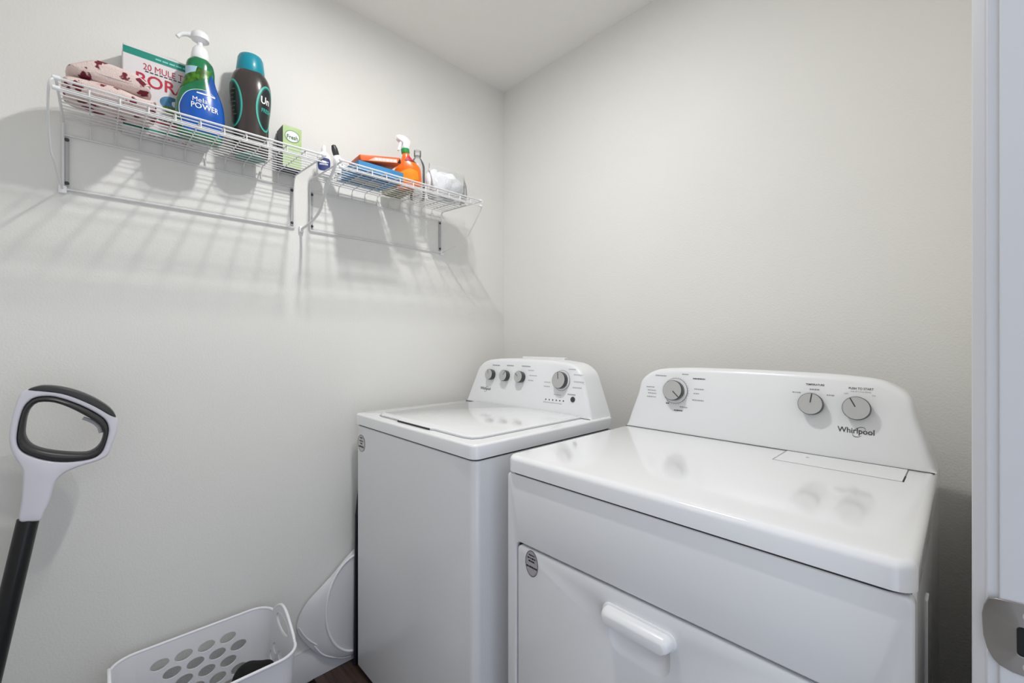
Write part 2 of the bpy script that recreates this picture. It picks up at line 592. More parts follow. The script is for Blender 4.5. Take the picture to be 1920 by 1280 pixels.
# ------------------------------------------------------------------ washer
WX0, WX1, WY0, WY1 = -1.5526, -0.854, 0.6776, 1.297
WS, WT = 0.8927, 0.930
wsh = thing('washer', 'white top load washing machine standing beside the left wall', 'washing machine', ((WX0 + WX1) / 2, (WY0 + WY1) / 2, 0))
g = .0055
body = mk('cabinet', loft([[Vector((a, b, z)) for a, b in rrect(WX0 + .003, WX1 - .003, WY0 + .004, WY1, .022, 6)] for z in (.022, .024, WS - .0015 - g)] +
          [[Vector((a, b, WS - g)) for a, b in rrect(WX0 + .005, WX1 - .005, WY0 + .006, WY1 - .004, .021, 6)]]), M_ENAM, wsh)
mk('seam_gasket', loft([[Vector((a, b, z)) for a, b in rrect(WX0 + .006, WX1 - .006, WY0 + .007, WY1 - .01, .024, 6)] for z in (WS - .02, WS + .01)]), M_SEAM, wsh)
mk('worktop', rr_prism(WX0, WX1, WY0, WY1, WS, WT, .022, .007), M_ENAM_TOP, wsh)
for fx in (WX0 + .05, WX1 - .05):
    for fy in (WY0 + .05, WY1 - .05):
        mk('foot', lathe([(.02, 0), (.022, .006), (.012, .010), (.012, .03)], UPF(fx, fy, 0), 18), M_BLACKP, wsh)
mk('base_rail', box(WX0 + .01, WX1 - .01, WY0 + .012, WY1 - .02, .008, .024, .003, 1), M_BLACKP, wsh)
# lid: raised panel with a finger notch in the front edge
LX0, LX1, LY0, LY1 = -1.446, -0.905, 0.712, 1.172
def lid_loop(ins):
    pts = [(LX0 + ins, LY1 - ins), (LX0 + ins, LY0 + .03), (LX0 + .012 + ins, LY0 + .008 + ins), (LX0 + .04, LY0 + ins), (-1.30, LY0 + ins), (-1.285, LY0 - .006 + ins), (-1.275, LY0 - .008 + ins),
           (-1.105, LY0 - .008 + ins), (-1.095, LY0 - .006 + ins), (-1.08, LY0 + ins), (LX1 - .04, LY0 + ins), (LX1 - .012 - ins, LY0 + .008 + ins), (LX1 - ins, LY0 + .03), (LX1 - ins, LY1 - ins)]
    return pts
mk('lid_gap', loft([[Vector((a, b, z)) for a, b in lid_loop(-.0035)] for z in (WT - .004, WT + .0006)]), mat('lid_shadow_gap', srgb(150, 151, 154), .5), wsh)
mk('lid', loft([[Vector((a, b, WT - .003)) for a, b in lid_loop(0)], [Vector((a, b, WT + .005)) for a, b in lid_loop(0)], [Vector((a, b, WT + .0075)) for a, b in lid_loop(.002)], [Vector((a, b, WT + .009)) for a, b in lid_loop(.008)]]), M_ENAM_TOP, wsh)
mk('finger_pull', box(-1.283, -1.097, LY0 - .0100, LY0 - .004, WT + .0002, WT + .0052, .001, 1), M_SEAM, wsh)
# console
WF = Face(1.178, WT, .165)
wcx = (WX0 + WX1) / 2
wc = mk('console', console(WF, console_outline(wcx, .338, .262, WT, 1.121), WY1 - .004), M_PLAST, wsh)
mk('back_panel', box(wcx - .10, wcx + .13, WY1 - .004, WY1 + .012, WT - .05, 1.1275, .002, 1), M_ENAM, wsh)
mk('console_seam', box(wcx - .336, wcx + .336, 1.1755, 1.183, WT - .001, WT + .0012), M_SEAM, wsh)
for kx, a in ((-1.388, 1.9), (-1.300, .9), (-1.212, 2.5)):
    knob(wsh, WF, kx, 1.0505, .0225, .021, a)
knob(wsh, WF, -1.006, 1.0505, .0305, .022, 1.75, skirt=.036, name='cycle_dial')
mk('start_button', lathe([(.0095, 0), (.0095, .002), (.008, .003)], WF.frame(-.949, .989), 24), M_KNOBSIDE, wsh)
for i in range(6):
    mk('status_light', lathe([(.0026, 0), (.0026, .001)], WF.frame(-1.073 + i * .0166, .9785 + i * .0003), 10), M_INK, wsh)
bars(wsh, WF, [(-1.368, 1.0905, .046, .0045), (-1.283, 1.0925, .040, .0045), (-1.193, 1.0935, .046, .0045), (-.957, 1.005, .034, .004)], M_INK2)
bars(wsh, WF, [(-1.163, 1.079, .032, .0035), (-1.150, 1.06, .04, .0035), (-1.160, 1.041, .028, .0035), (-.935, 1.074, .04, .0035), (-.93, 1.05, .045, .0035), (-.935, 1.03, .04, .0035), (-1.075, 1.04, .03, .0035), (-1.075, 1.025, .03, .0035), (-.965, 1.092, .03, .0035), (-1.02, .999, .035, .003), (-1.04, .969, .09, .0025)], mat('print_faint_grey', srgb(188, 190, 193), .6))
logo(wsh, WF, -1.420, .990, .066)
# round sticker at the top left of the front
SF = Face(WY0 + .004, .8, 0)
stk = mk('sticker', flat([oval(0, 0, .029, .030, 32)], SF.fn(-1.503, .827, .0006)), mat('sticker_pale', srgb(206, 203, 203), .4), wsh)
mk('sticker_border', join(flat([oval(0, 0, .029, .030, 32), oval(0, 0, .0268, .0278, 32)], SF.fn(-1.503, .827, .0010))), mat('sticker_mauve', srgb(150, 138, 140), .5), stk)
bars(stk, SF, [(-1.503, .846, .018, .005), (-1.503, .835, .030, .005), (-1.503, .826, .018, .005), (-1.503, .815, .040, .006)], mat('sticker_text', srgb(140, 132, 134), .5), 'sticker_print')

# ------------------------------------------------------------------ dryer
DX0, DX1, DY0, DY1 = -0.7795, -0.0425, 0.716, 1.368
DS, DT = 0.8786, 0.9165
dry = thing('dryer', 'white front load clothes dryer nearest the doorway', 'clothes dryer', ((DX0 + DX1) / 2, (DY0 + DY1) / 2, 0))
# cabinet shell with the front opening for the door
DRX0, DRX1, DRZ0, DRZ1 = -.748, -.078, .17, .7155
side = [[Vector((a, b, z)) for a, b in rrect(DX0 + .002, DX1 - .002, DY0 + .022, DY1, .018, 5)] for z in (.02, DS - .006)]
mk('cabinet', loft(side), M_ENAM, dry)
def front_fn(a, b, d): return Vector((a, DY0 + .004 + d, b))
mk('front_panel', slab([rrect(DX0 + .002, DX1 - .002, .022, DS - .005, .010, 5), rrect(DRX0, DRX1, DRZ0, DRZ1, .016, 5)], front_fn, 0, .022, .004, 3), M_ENAM, dry)
mk('door_recess', box(DRX0 - .006, DRX1 + .006, DY0 + .016, DY0 + .021, DRZ0 - .006, DRZ1 + .006), M_SEAM, dry)
mk('seam_gasket', loft([[Vector((a, b, z)) for a, b in rrect(DX0 + .006, DX1 - .006, DY0 + .007, DY1 - .01, .026, 8)] for z in (DS - .015, DS + .01)]), M_SEAM, dry)
mk('worktop', rr_prism(DX0, DX1, DY0, DY1, DS, DT, .026, .012, 8, 6), M_ENAM_TOP, dry)
mk('side_rib', box(DX1 - .0025, DX1 + .001, .90, .93, .1, .80, .001, 1), M_ENAM, dry)
for fx in (DX0 + .06, DX1 - .06):
    for fy in (DY0 + .06, DY1 - .06):
        mk('foot', lathe([(.02, 0), (.022, .006), (.012, .010), (.012, .03)], UPF(fx, fy, 0), 18), M_BLACKP, dry)
# door with pocket handle
HX0, HX1 = -.500, -.349
pocket = rrect(HX0 + .014, HX1 - .014, .594, .664, .026, 7)
dd = mk('door', slab([rrect(DRX0 + .0055, DRX1 - .0055, DRZ0 + .0055, DRZ1 - .0055, .013, 5), pocket], front_fn, .001, .019, .003, 3), M_ENAM, dry)
def pocket_ring(ins, d): return [front_fn(a, b, d) for a, b in rrect(HX0 + .014 + ins, HX1 - .014 - ins, .594 + ins, .664 - ins, .026 - ins, 7)]
mk('handle_pocket', loft([pocket_ring(-.0035, .0011), pocket_ring(-.0005, .0022), pocket_ring(.004, .006), pocket_ring(.012, .0105)], False, True), M_PLAST, dd)
def hood_ring(ins, y, zb, r):
    return [Vector((a, y, b)) for a, b in rrect(HX0 + ins, HX1 - ins, zb, .6815 - ins, min(r, (.6815 - ins - zb) / 2 - .0005), 6)]
mk('handle_flange', loft([hood_ring(0, DY0 + .0055, .648, .017), hood_ring(0, DY0 + .003, .648, .017), hood_ring(.0025, DY0 + .0015, .648, .0155)]), M_PLAST, dd)
mk('handle_hood', loft([hood_ring(.004, DY0 + .003, .649, .014), hood_ring(.0045, DY0 - .006, .649, .013), hood_ring(.0075, DY0 - .013, .649, .011), hood_ring(.0125, DY0 - .018, .6495, .008), hood_ring(.0155, DY0 - .0185, .6505, .006)]), M_PLAST, dd)
# lint screen cover at the back of the worktop
mk('lint_slot', box(-.3155, -.0865, 1.1305, 1.244, DT - .003, DT + .00025), mat('slot_gap', srgb(120, 121, 124), .6), dry)
mk('lint_screen_cover', box(-.3135, -.0885, 1.1322, 1.2443, DT - .002, DT + .0008, .0005, 1), M_ENAM_TOP, dry)
mk('slot_end', box(-.0885, -.0862, 1.131, 1.18, DT - .002, DT + .0008), M_SEAM, dry)
mk('finger_notch', lathe([(.004, 0), (.003, .0004)], UPF(-.262, 1.205, DT + .0008), 12), M_INK2, dry)
# console
DF = Face(1.248, DT, .165)
dcx = (DX0 + DX1) / 2
mk('console', console(DF, console_outline(dcx, .3665, .306, DT, 1.1125, .006), 1.316, .015), M_PLAST, dry)
mk('console_seam', box(dcx - .364, dcx + .364, 1.2455, 1.252, DT - .001, DT + .0010), M_SEAM, dry)
knob(dry, DF, -.617, 1.040, .0305, .024, -.72, skirt=.0375, name='timer_dial')
knob(dry, DF, -.2655, 1.0355, .0265, .023, 1.45)
knob(dry, DF, -.1765, 1.0345, .0268, .023, 2.05)
prt = join(put2d(text2d('TEMPERATURE', .039, .0048, 'C', .01), DF.fn(-.2615, 1.0835)), put2d(text2d('PUSH TO START', .0455, .0052, 'C', .01), DF.fn(-.1715, 1.0805)))
mk('panel_lettering', prt, M_INK, dry, smooth=0)
prt = join(put2d(text2d('END OF CYCLE SIGNAL', .038, .0032, 'C'), DF.fn(-.1715, 1.0735)), put2d(text2d('OFF', .008, .0032, 'C'), DF.fn(-.199, 1.0675)), put2d(text2d('ON', .006, .0032, 'C'), DF.fn(-.148, 1.0665)))
mk('panel_lettering', prt, M_INK2, dry, smooth=0)
bars(dry, DF, [(-.262, 1.072, .02, .003), (-.300, 1.062, .018, .0028), (-.229, 1.0605, .016, .0028), (-.668, 1.083, .036, .0036), (-.700, 1.046, .028, .0028), (-.695, 1.036, .028, .0028), (-.693, 1.027, .028, .0028), (-.695, 1.016, .030, .0028), (-.590, 1.091, .02, .003), (-.546, 1.050, .028, .003), (-.553, 1.037, .016, .0028), (-.547, 1.018, .034, .003), (-.588, .994, .024, .003)], M_INK2)
bars(dry, DF, [(-.548, 1.080, .036, .0035), (-.604, .983, .026, .003), (-.640, 1.001, .01, .003)], M_INK)
V = []
for i in range(22):
    t = -2.2 + i * .19
    c, s = math.cos(t), math.sin(t)
    q = [(a * c - b * s, a * s + b * c) for a, b in rect(.0395, .0425, -.0004, .0004)]
    V.append(flat([q], DF.fn(-.617, 1.040)))
mk('dial_ticks', join(*V), M_INK2, dry, smooth=0)
logo(dry, DF, -.1795, .9825, .068)
SF = Face(DY0 + .005, .7, 0)
stk = mk('sticker', flat([oval(0, 0, .020, .030, 32)], SF.fn(-.696, .6795, .0006)), mat('sticker_grey', srgb(176, 172, 176), .4), dd)
mk('sticker_border', flat([oval(0, 0, .020, .030, 32), oval(0, 0, .0185, .028, 32)], SF.fn(-.696, .6795, .0010)), mat('sticker_brown', srgb(110, 96, 94), .5), stk)
bars(stk, SF, [(-.696, .698, .018, .0035), (-.696, .691, .026, .0035), (-.696, .684, .020, .0035), (-.696, .671, .033, .0042)], mat('sticker_text_dark', srgb(110, 92, 98), .5), 'sticker_print')

# ================================================================== wire shelves
ZD, XF = 1.743, -1.338
ZR = 1.5815
WR, HR = .0017, .0028
TILT = .055         # the decks sag a little towards the front
def deck(x): return ZD + TILT * (XF - x)
def shelf(label, ya, yb, braces, flare):
    s = thing('wire_shelf', label, 'shelf', (XL, (ya + yb) / 2, ZD), 'wire shelves on the wall')
    xw = XL + .006
    n = 11
    base = None
    for i in range(n):
        x = XF - .012 - (XF - .012 - (xw + .016)) * i / (n - 1)
        if base is None:
            base = mk('deck_wire', tube([(x, ya, deck(x)), (x, yb, deck(x))], WR, 6), M_WIRE, s); x_0 = x
        else:
            inst(base, s, (x - x_0, 0, deck(x) - deck(x_0)))
    m = int(round((yb - ya) / .05)); cb = None
    for i in range(1, m):
        yy = ya + (yb - ya) * i / m
        path = catmull([(XF, yy, ZD - .018), (XF, yy, ZD - .004), (XF - .006, yy, ZD + .0028), (XF - .03, yy, deck(XF - .03) + .0026), (xw + .03, yy, deck(xw + .03) + .0026), (xw + .008, yy, deck(xw) - .001), (xw, yy, deck(xw) - .012), (xw, yy, ZD - .021)], 3)
        if cb is None:
            cb = mk('cross_wire', tube(path, WR, 6), M_WIRE, s); y_0 = yy
        else:
            inst(cb, s, (0, yy - y_0, 0))
    mk('front_rail', tube([(XF + .001, ya - .004, ZD + .004), (XF + .001, yb + .004, ZD + .004)], HR, 8), M_WIRE, s)
    mk('lower_front_rail', tube([(XF + .001, ya - .004, ZD - .0175), (XF + .001, yb + .004, ZD - .0175)], HR * .8, 8), M_WIRE, s)
    mk('back_rail', tube([(xw - .001, ya, ZD - .022), (xw - .001, yb, ZD - .022)], HR * .8, 8), M_WIRE, s)
    # side frames run along the deck edge, bend and drop down the wall
    for yy in (ya, yb):
        p = [(XF, yy, ZD), (xw + .026, yy, deck(xw + .026)), (xw + .008, yy, deck(xw) - .006), (xw, yy, deck(xw) - .024), (xw, yy, ZR)]
        mk('side_frame', tube(catmull(p, 4), HR, 8), M_WIRE, s)
        for zz in (ZD + .004, ZD - .0175):
            mk('end_cap', lathe([(.0045, -.006), (.0048, -.004), (.0048, .005), (.003, .007)], ((XF + .001, yy, zz), (1, 0, 0), (0, 0, 1), (0, 1 if yy == yb else -1, 0)), 12), M_PLAST, s)
    mk('bottom_rail', tube([(xw, ya, ZR), (xw, yb, ZR)], HR, 8), M_WIRE, s)
    for yy in (ya + .0065, yb - .0065):
        st = mk('wall_strap', box(XL, XL + .0055, yy - .0038, yy + .0038, ZR + .008, ZD - .026, .001, 1), M_BRACK, s)
        for zz in (ZR + .016, ZD - .034):
            mk('screw', lathe([(.0048, 0), (.004, .002), (.001, .0026)], ((XL + .0055, yy, zz), (0, 1, 0), (0, 0, 1), (1, 0, 0)), 12), M_INK, st)
    for (yt, ybm, fl_, r) in braces:
        p = [(XF, yt, ZD + .002), (XF + .002, yt + fl_ * .6, ZD - .012), (XF - .042, (yt + ybm) / 2 + fl_, ZD - .062), (XF - .096, (yt + ybm) / 2 + fl_, ZR + .046), (XF - .125, (yt + ybm) / 2 + fl_ * .6, ZR + .026), (XF - .19, (yt + ybm) / 2 + fl_ * .3, ZR + .010), (xw, ybm, ZR - .001)]
        mk('brace', tube(catmull(p, 6), r, 8), M_WIRE, s)
        mk('brace_clip', box(XL, XL + .012, ybm - .008, ybm + .008, ZR - .012, ZR + .008, .003, 2), M_PLAST, s)
    return s
sh_a = shelf('white wire shelf holding towel, white carton and tall bottles', -.061, .490, [(-.064, -.062, -.012, .0024)], 0)
sh_b = shelf('white wire shelf nearer the corner holding spray bottle and bag', .543, 1.094, [(.525, .514, 0, .0042), (1.098, 1.096, .008, .0022)], 0)

def rest(x): return deck(x) + .0044      # height at which something standing on the shelf rests
ZT = rest(-1.47)

# ================================================================== things on the shelves
# --- patterned towel, folded in two layers
def towel_mat():
    m = mat('printed_terry', srgb(222, 202, 198), .9, bump=(350, .6, .004))
    nt = m.node_tree; b = nt.nodes['Principled BSDF']
    tc = nt.nodes.new('ShaderNodeTexCoord')
    vo = nt.nodes.new('ShaderNodeTexVoronoi'); vo.inputs['Scale'].default_value = 30; vo.inputs['Randomness'].default_value = .75
    nz = nt.nodes.new('ShaderNodeTexNoise'); nz.inputs['Scale'].default_value = 95; nz.inputs['Detail'].default_value = 2
    add = nt.nodes.new('ShaderNodeMath'); add.operation = 'MULTIPLY_ADD'; add.inputs[1].default_value = .75; 
    r = nt.nodes.new('ShaderNodeValToRGB')
    e = r.color_ramp.elements
    e[0].position = .66; e[0].color = (*srgb(116, 40, 52), 1)
    e[1].position = .74; e[1].color = (*srgb(226, 206, 201), 1)
    nt.links.new(tc.outputs['Object'], vo.inputs['Vector']); nt.links.new(tc.outputs['Object'], nz.inputs['Vector'])
    nt.links.new(nz.outputs['Fac'], add.inputs[0]); nt.links.new(vo.outputs['Distance'], add.inputs[2])
    nt.links.new(add.outputs[0], r.inputs[0]); nt.links.new(r.outputs[0], b.inputs['Base Color'])
    return m
M_TOWEL = towel_mat()
def fold_layer(x0, x1, y0, y1, z0, th, seed, sag=0.0, crown=0.0):
    """A doubled-over towel layer: section in y-z is a hairpin, swept along x."""
    rings = []
    nx = 16
    for i in range(nx + 1):
        t = .5 - .5 * math.cos(PI * i / nx); x = x0 + (x1 - x0) * t
        edge = (1 - abs(2 * t - 1) ** 5) ** .5 * .92 + .08
        pts = []
        nn = 44
        for k in range(nn):
            a = 2 * PI * k / nn
            c, s_ = math.cos(a), math.sin(a)
            px = math.copysign(abs(c) ** .55, c); pz = math.copysign(abs(s_) ** .75, s_)
            yy = (y0 + y1) / 2 + px * (y1 - y0) / 2 * (0.86 + .14 * edge)
            zz = z0 + th / 2 + pz * th / 2 * edge
            v = Vector((x, yy, zz))
            nf = noise.noise(v * 17 + Vector((seed, 0, 0))) * .012
            up = max(0, s_)
            zz += nf * up + crown * up * (1 - px * px) + (math.sin(x * 60 + yy * 20 + seed) * .002) * up
            yy += noise.noise(v * 18 + Vector((0, seed, 3))) * .006 * abs(c)
            # crease where the sheet doubles over, on the +y end
            if px > .6 and abs(s_) < .3: yy -= .006
            pts.append(Vector((x + noise.noise(v * 16 + Vector((5, seed, 0))) * .006, yy, max(zz, z0 + .0005))))
        rings.append(pts)
    return loft(rings)
tw = thing('folded_towel', 'pink towel with dark red leaf print folded on shelf end', 'towel', (-1.47, .03, ZT))
mk('towel_fold', fold_layer(-1.543, -1.412, -.058, .118, ZT + .0035, .050, 1.3), M_TOWEL, tw, 60)
mk('towel_fold', fold_layer(-1.543, -1.425, -.050, .104, ZT + .050, .036, 4.1, crown=.020), M_TOWEL, tw, 60)

# --- upright carton with red lettering
ZT = rest(-1.58)
BX, BY0, BY1, BZ1 = -1.545, .050, .239, 1.9785
bo = thing('detergent_carton', 'white and teal carton with red lettering behind pump bottle', 'carton', (BX - .035, (BY0 + BY1) / 2, ZT))
mk('carton_body', box(BX - .068, BX, BY0, BY1, ZT, BZ1, .0012, 1), M_CARD, bo)
def BF(a, b, off=.0005): return Vector((BX + off, BY0 + a * 1.027, ZT + (b - 1.7472) * 1.0095))
bf = lambda off=.0005: (lambda a, b: BF(a, b, off))
Wb = BY1 - BY0
mk('teal_band', flat([rect(.0005, .1835, 1.939, 1.9575)], bf()), M_TEAL, bo, 0)
mk('band_print', join(*[flat([rect(.065 + i * .0145, .077 + i * .0145, 1.9455, 1.9495)], bf(.001)) for i in range(7)]), mat('print_light_teal', srgb(130, 215, 205), .5), bo, 0)
def BT(s, a0, z0, wd, hh, bold=.02): return put2d(text2d(s, wd, hh, 'L', bold), lambda a, b: BF(a0 + a, z0 + b, .0008))
mk('red_lettering', join(BT('20 MULE TEAM', .040, 1.910, .118, .0165, .0), BT('BORAX', .026, 1.866, .140, .033, .012)), M_RED, bo, 0)
mk('small_print', join(*[flat([rect(.044 + i * .0098, .051 + i * .0098, 1.9045, 1.9075)], bf(.0008)) for i in range(11)],
     *[flat([rect(.06 + i * .0125, .069 + i * .0125, 1.797, 1.802)], bf(.0008)) for i in range(8)], *[flat([rect(.05 + i * .0105, .058 + i * .0105, 1.786, 1.7915)], bf(.0008)) for i in range(9)]), M_INK, bo, 0)
mk('picture_sky', flat([oval(.098, 1.838, .024, .019, 28)], bf(.0007)), mat('print_sky_blue', srgb(70, 128, 170), .5, var=(60, .3)), bo, 0)
mk('picture_grass', flat([smooth2d([(.080, 1.826), (.098, 1.828), (.125, 1.822), (.130, 1.806), (.112, 1.803), (.088, 1.812)])], bf(.0010)), mat('print_grass_green', srgb(96, 132, 40), .5, var=(80, .3)), bo, 0)
mk('picture_linen', flat([smooth2d([(.100, 1.844), (.112, 1.846), (.118, 1.834), (.110, 1.829), (.101, 1.833)])], bf(.0012)), M_WHITEINK, bo, 0)
mk('red_band', flat([rect(.045, .130, 1.776, 1.7825)], bf(.0008)), M_RED, bo, 0)
mk('teal_foot_band', flat([rect(.0005, .1835, 1.7482, 1.757)], bf(.0006)), M_TEAL, bo, 0)
bfn = plane_fn((BX - .028, BY0 + .055, ZT - .0003), (0, 1, 0), (1, 0, 0), 0)
mk('base_lettering', put2d(text2d('BORAX', .10, .017, 'L', .02), bfn), mat('print_dull_red', srgb(150, 80, 70), .6), bo, 0)

# --- surfaces of revolution with labels
class Bottle:
    def __init__(s, cx, cy, prof, face, p=2.0):
        s.cx, s.cy, s.prof, s.face, s.p = cx, cy, prof, face, p   # prof: (z, half width, half depth); face: azimuth of the front
    def radii(s, z):
        P = s.prof
        for i in range(len(P) - 1):
            if P[i][0] <= z <= P[i + 1][0]:
                t = (z - P[i][0]) / max(1e-9, P[i + 1][0] - P[i][0])
                return (P[i][1] + (P[i + 1][1] - P[i][1]) * t, P[i][2] + (P[i + 1][2] - P[i][2]) * t)
        return P[-1][1:] if z > P[-1][0] else P[0][1:]
    def pt(s, th, z, off=0.0):
        """th = 0 on the front, growing to the viewer's right."""
        wd, dp = s.radii(z)
        c, sn = math.cos(th), math.sin(th)
        lx = (dp + off) * math.copysign(abs(c) ** (2 / s.p), c); ly = (wd + off) * math.copysign(abs(sn) ** (2 / s.p), sn)
        f = s.face
        return Vector((s.cx + lx * math.cos(f) - ly * math.sin(f), s.cy + lx * math.sin(f) + ly * math.cos(f), ZT + z))
    def body(s, z0=None, z1=None, n=40, sub=4):
        P = s.prof
        zs = []
        for i in range(len(P) - 1):
            for k in range(sub): zs.append(P[i][0] + (P[i + 1][0] - P[i][0]) * k / sub)
        zs.append(P[-1][0])
        if z0 is not None: zs = [z0] + [z for z in zs if z0 < z < z1] + [z1]
        return loft([[s.pt(2 * PI * k / n, z) for k in range(n)] for z in zs])
    def decal(s, loops, th0, z0, off=.0006, maxedge=.006, R=None):
        def fn(a, b):
            r = R or s.radii(z0 + b)[0]
            return s.pt(th0 + a / r, z0 + b, off)
        return flat(loops, fn, maxedge)
    def text(s, t, th0, z0, wd, hh, off=.0022, bold=.02, R=None):
        def fn(a, b):
            r = R or s.radii(z0 + b)[0]
            return s.pt(th0 + a / r, z0 + b, off)
        return put2d(text2d(t, wd, hh, 'C', bold), fn)

def spl(prof, n=4):
    q = catmull(prof, n)
    return [(p.x, p.y, p.z) for p in q]

# --- pump bottle
pc = (-1.506, .2115)
ZT = rest(pc[0])
K = 1.083                       # real size of the bottle; q lifts the drawn heights onto its plain foot
q = lambda z: .0325 + z * K
az = math.atan2(-pc[1], -pc[0]) + .12
pb = Bottle(pc[0], pc[1], spl([(0, .046, .029), (.005, .051, .033)] + [(q(z), a * K, d) for z, a, d in ((.01, .0505, .034), (.035, .0525, .035), (.07, .049, .033), (.105, .038, .029), (.13, .0315, .027), (.15, .0310, .027), (.168, .028, .025), (.178, .020, .020))]), az, 2.2)
pump = thing('pump_bottle', 'blue and green pump soap bottle on the wire shelf', 'bottle', (*pc, ZT))
mk('bottle_body', pb.body(), mat('green_bottle_plastic', srgb(24, 118, 74), .18, coat=.4, var=(30, .25)), pump, 60)
mk('green_print', pb.decal([[(a * K, q(z)) for a, z in ((-.06, .088), (-.03, .096), (.012, .128), (.026, .148), (-.02, .148), (-.055, .145))]], 0, 0, .0005, .004, .032 * K), mat('leaf_print', srgb(58, 104, 24), .3, var=(90, .7)), pump, 60)
mk('sky_print', pb.decal([[(a * K, q(z)) for a, z in ((-.046, .124), (-.012, .135), (-.008, .149), (-.046, .149))]], 0, 0, .0008, .004, .032 * K), mat('pale_blue_print', srgb(170, 205, 225), .3), pump, 60)
lb = mk('blue_label', pb.decal([smooth2d([(a * K, q(z)) for a, z in ((-.040, -.014), (-.046, .03), (-.043, .052), (-.028, .078), (.004, .090), (.018, .112), (.028, .134), (.040, .136), (.052, .11), (.066, .06), (.072, .03), (.068, -.010), (.02, -.016))], 4)], 0, 0, .0011, .004, .047 * K), mat('blue_label', srgb(6, 84, 176), .25, coat=.4, var=(10, .25)), pump, 60)
mk('white_rim', join(tube([pb.pt(a / .047, q(z), .0012) for a, z in [(p.x, p.y) for p in catmull([(-.040, -.012, 0), (-.0465, .03, 0), (-.0435, .052, 0), (-.028, .079, 0), (.004, .091, 0), (.03, .082, 0)], 6)]], .0008, 5)), M_WHITEINK, lb)
mk('label_lettering', join(pb.text('Mela', -.08, q(.062), .029, .013, bold=.0), pb.text('POWER', .14, q(.0465), .060, .0155, bold=.012), pb.decal([rect(-.010, .030, q(.0785), q(.0820))], 0, 0, .0020, .004, .047 * K)), M_WHITEINK, lb, 0)
mk('collar', lathe([(r * K, q(z)) for r, z in ((.0185, .176), (.0205, .180), (.0195, .190), (.0165, .205), (.012, .212), (.008, .214))], UPF(pc[0], pc[1], ZT), 28), M_PLAST, pump)
mk('stem', lathe([(.0067, q(.21)), (.0067, q(.236))], UPF(pc[0], pc[1], ZT), 16), M_PLAST, pump)
ph = mk('pump_head', lathe([(r * K, q(z)) for r, z in ((.010, .226), (.0195, .231), (.0205, .238), (.0185, .246), (.012, .2525), (.001, .2545))], UPF(pc[0], pc[1], ZT), 28), M_PLAST, pump)
ndir = Vector((-.10, -1, 0)).normalized()
mk('nozzle', tube(catmull([Vector((*pc, ZT + q(.236))), Vector((*pc, ZT + q(.237))) + ndir * .024, Vector((*pc, ZT + q(.233))) + ndir * .041, Vector((*pc, ZT + q(.222))) + ndir * .051], 5), [.0075] * 6 + [.006] * 5 + [.0055] * 5, 12), M_PLAST, ph)

# --- dark scent booster bottle with turquoise cap
uc = (-1.540, .3434)
ZT = rest(uc[0])
K = 1.053
q = lambda z: .019 + z * K
uaz = math.atan2(-uc[1], -uc[0])
ub = Bottle(uc[0], uc[1], spl([(0, .043, .039), (.006, .047, .042)] + [(q(z), a * K, d * K) for z, a, d in ((.006, .0455, .041), (.05, .046, .041), (.09, .047, .042), (.14, .052, .045), (.175, .053, .046), (.20, .049, .043), (.217, .041, .038), (.224, .034, .034))]), uaz, 2.5)
us = thing('scent_bead_bottle', 'dark brown bottle with turquoise cap and teal oval labels', 'bottle', (*uc, ZT))
mk('bottle_body', ub.body(), mat('dark_bottle_plastic', srgb(58, 50, 48), .25, coat=.4, var=(20, .08)), us, 60)
mk('bottle_base', lathe([(.042, -.0002), (.040, .003)], UPF(uc[0], uc[1], ZT - .0003), 32), mat('teal_base', srgb(96, 150, 140), .4), us)
mk('cap', loft([ell(uc[0], uc[1], ZT + q(z), r * K, r * .95 * K, 36) for z, r in ((.219, .0375), (.222, .039), (.25, .036), (.266, .034), (.2725, .031), (.276, .024))]), mat('turquoise_cap', srgb(10, 140, 160), .35, coat=.2), us, 50)
M_TEALL = mat('teal_label_line', srgb(60, 178, 160), .35)
M_DKLAB = mat('dark_label', srgb(30, 34, 36), .3, coat=.3)
for th, words in ((-.92, None), (.80, 'x')):
    o1, o2, o3 = oval(0, q(.118), .032, .070, 40), oval(0, q(.118), .0275, .0645, 40), oval(0, q(.118), .0245, .060, 40)
    L = mk('oval_label', ub.decal([o1], th, 0, .0006, .005, .052), mat('label_deep_teal', srgb(20, 92, 90), .3), us, 60)
    mk('label_outline', ub.decal([o1, o2], th, 0, .0011, .005, .052), M_TEALL, L, 60)
    mk('label_field', ub.decal([o3], th, 0, .0014, .005, .052), M_DKLAB, L, 60)
    if words:
        mk('label_lettering', join(ub.text('Un', th - .12, q(.140), .028, .022, .0022, .02, .052)), M_WHITEINK, L, 0)
        mk('variant_lettering', ub.text('FRESH', th + .02, q(.112), .036, .012, .0022, .02, .052), M_TEALL, L, 0)
    else:
        mk('label_print', join(*[ub.decal([rect(-.014, .012 - .003 * (i % 3), .180 - i * .012, .183 - i * .012)], th, 0, .0021, .005, .052) for i in range(7)]), mat('dim_grey_print', srgb(92, 98, 98), .5), L, 0)

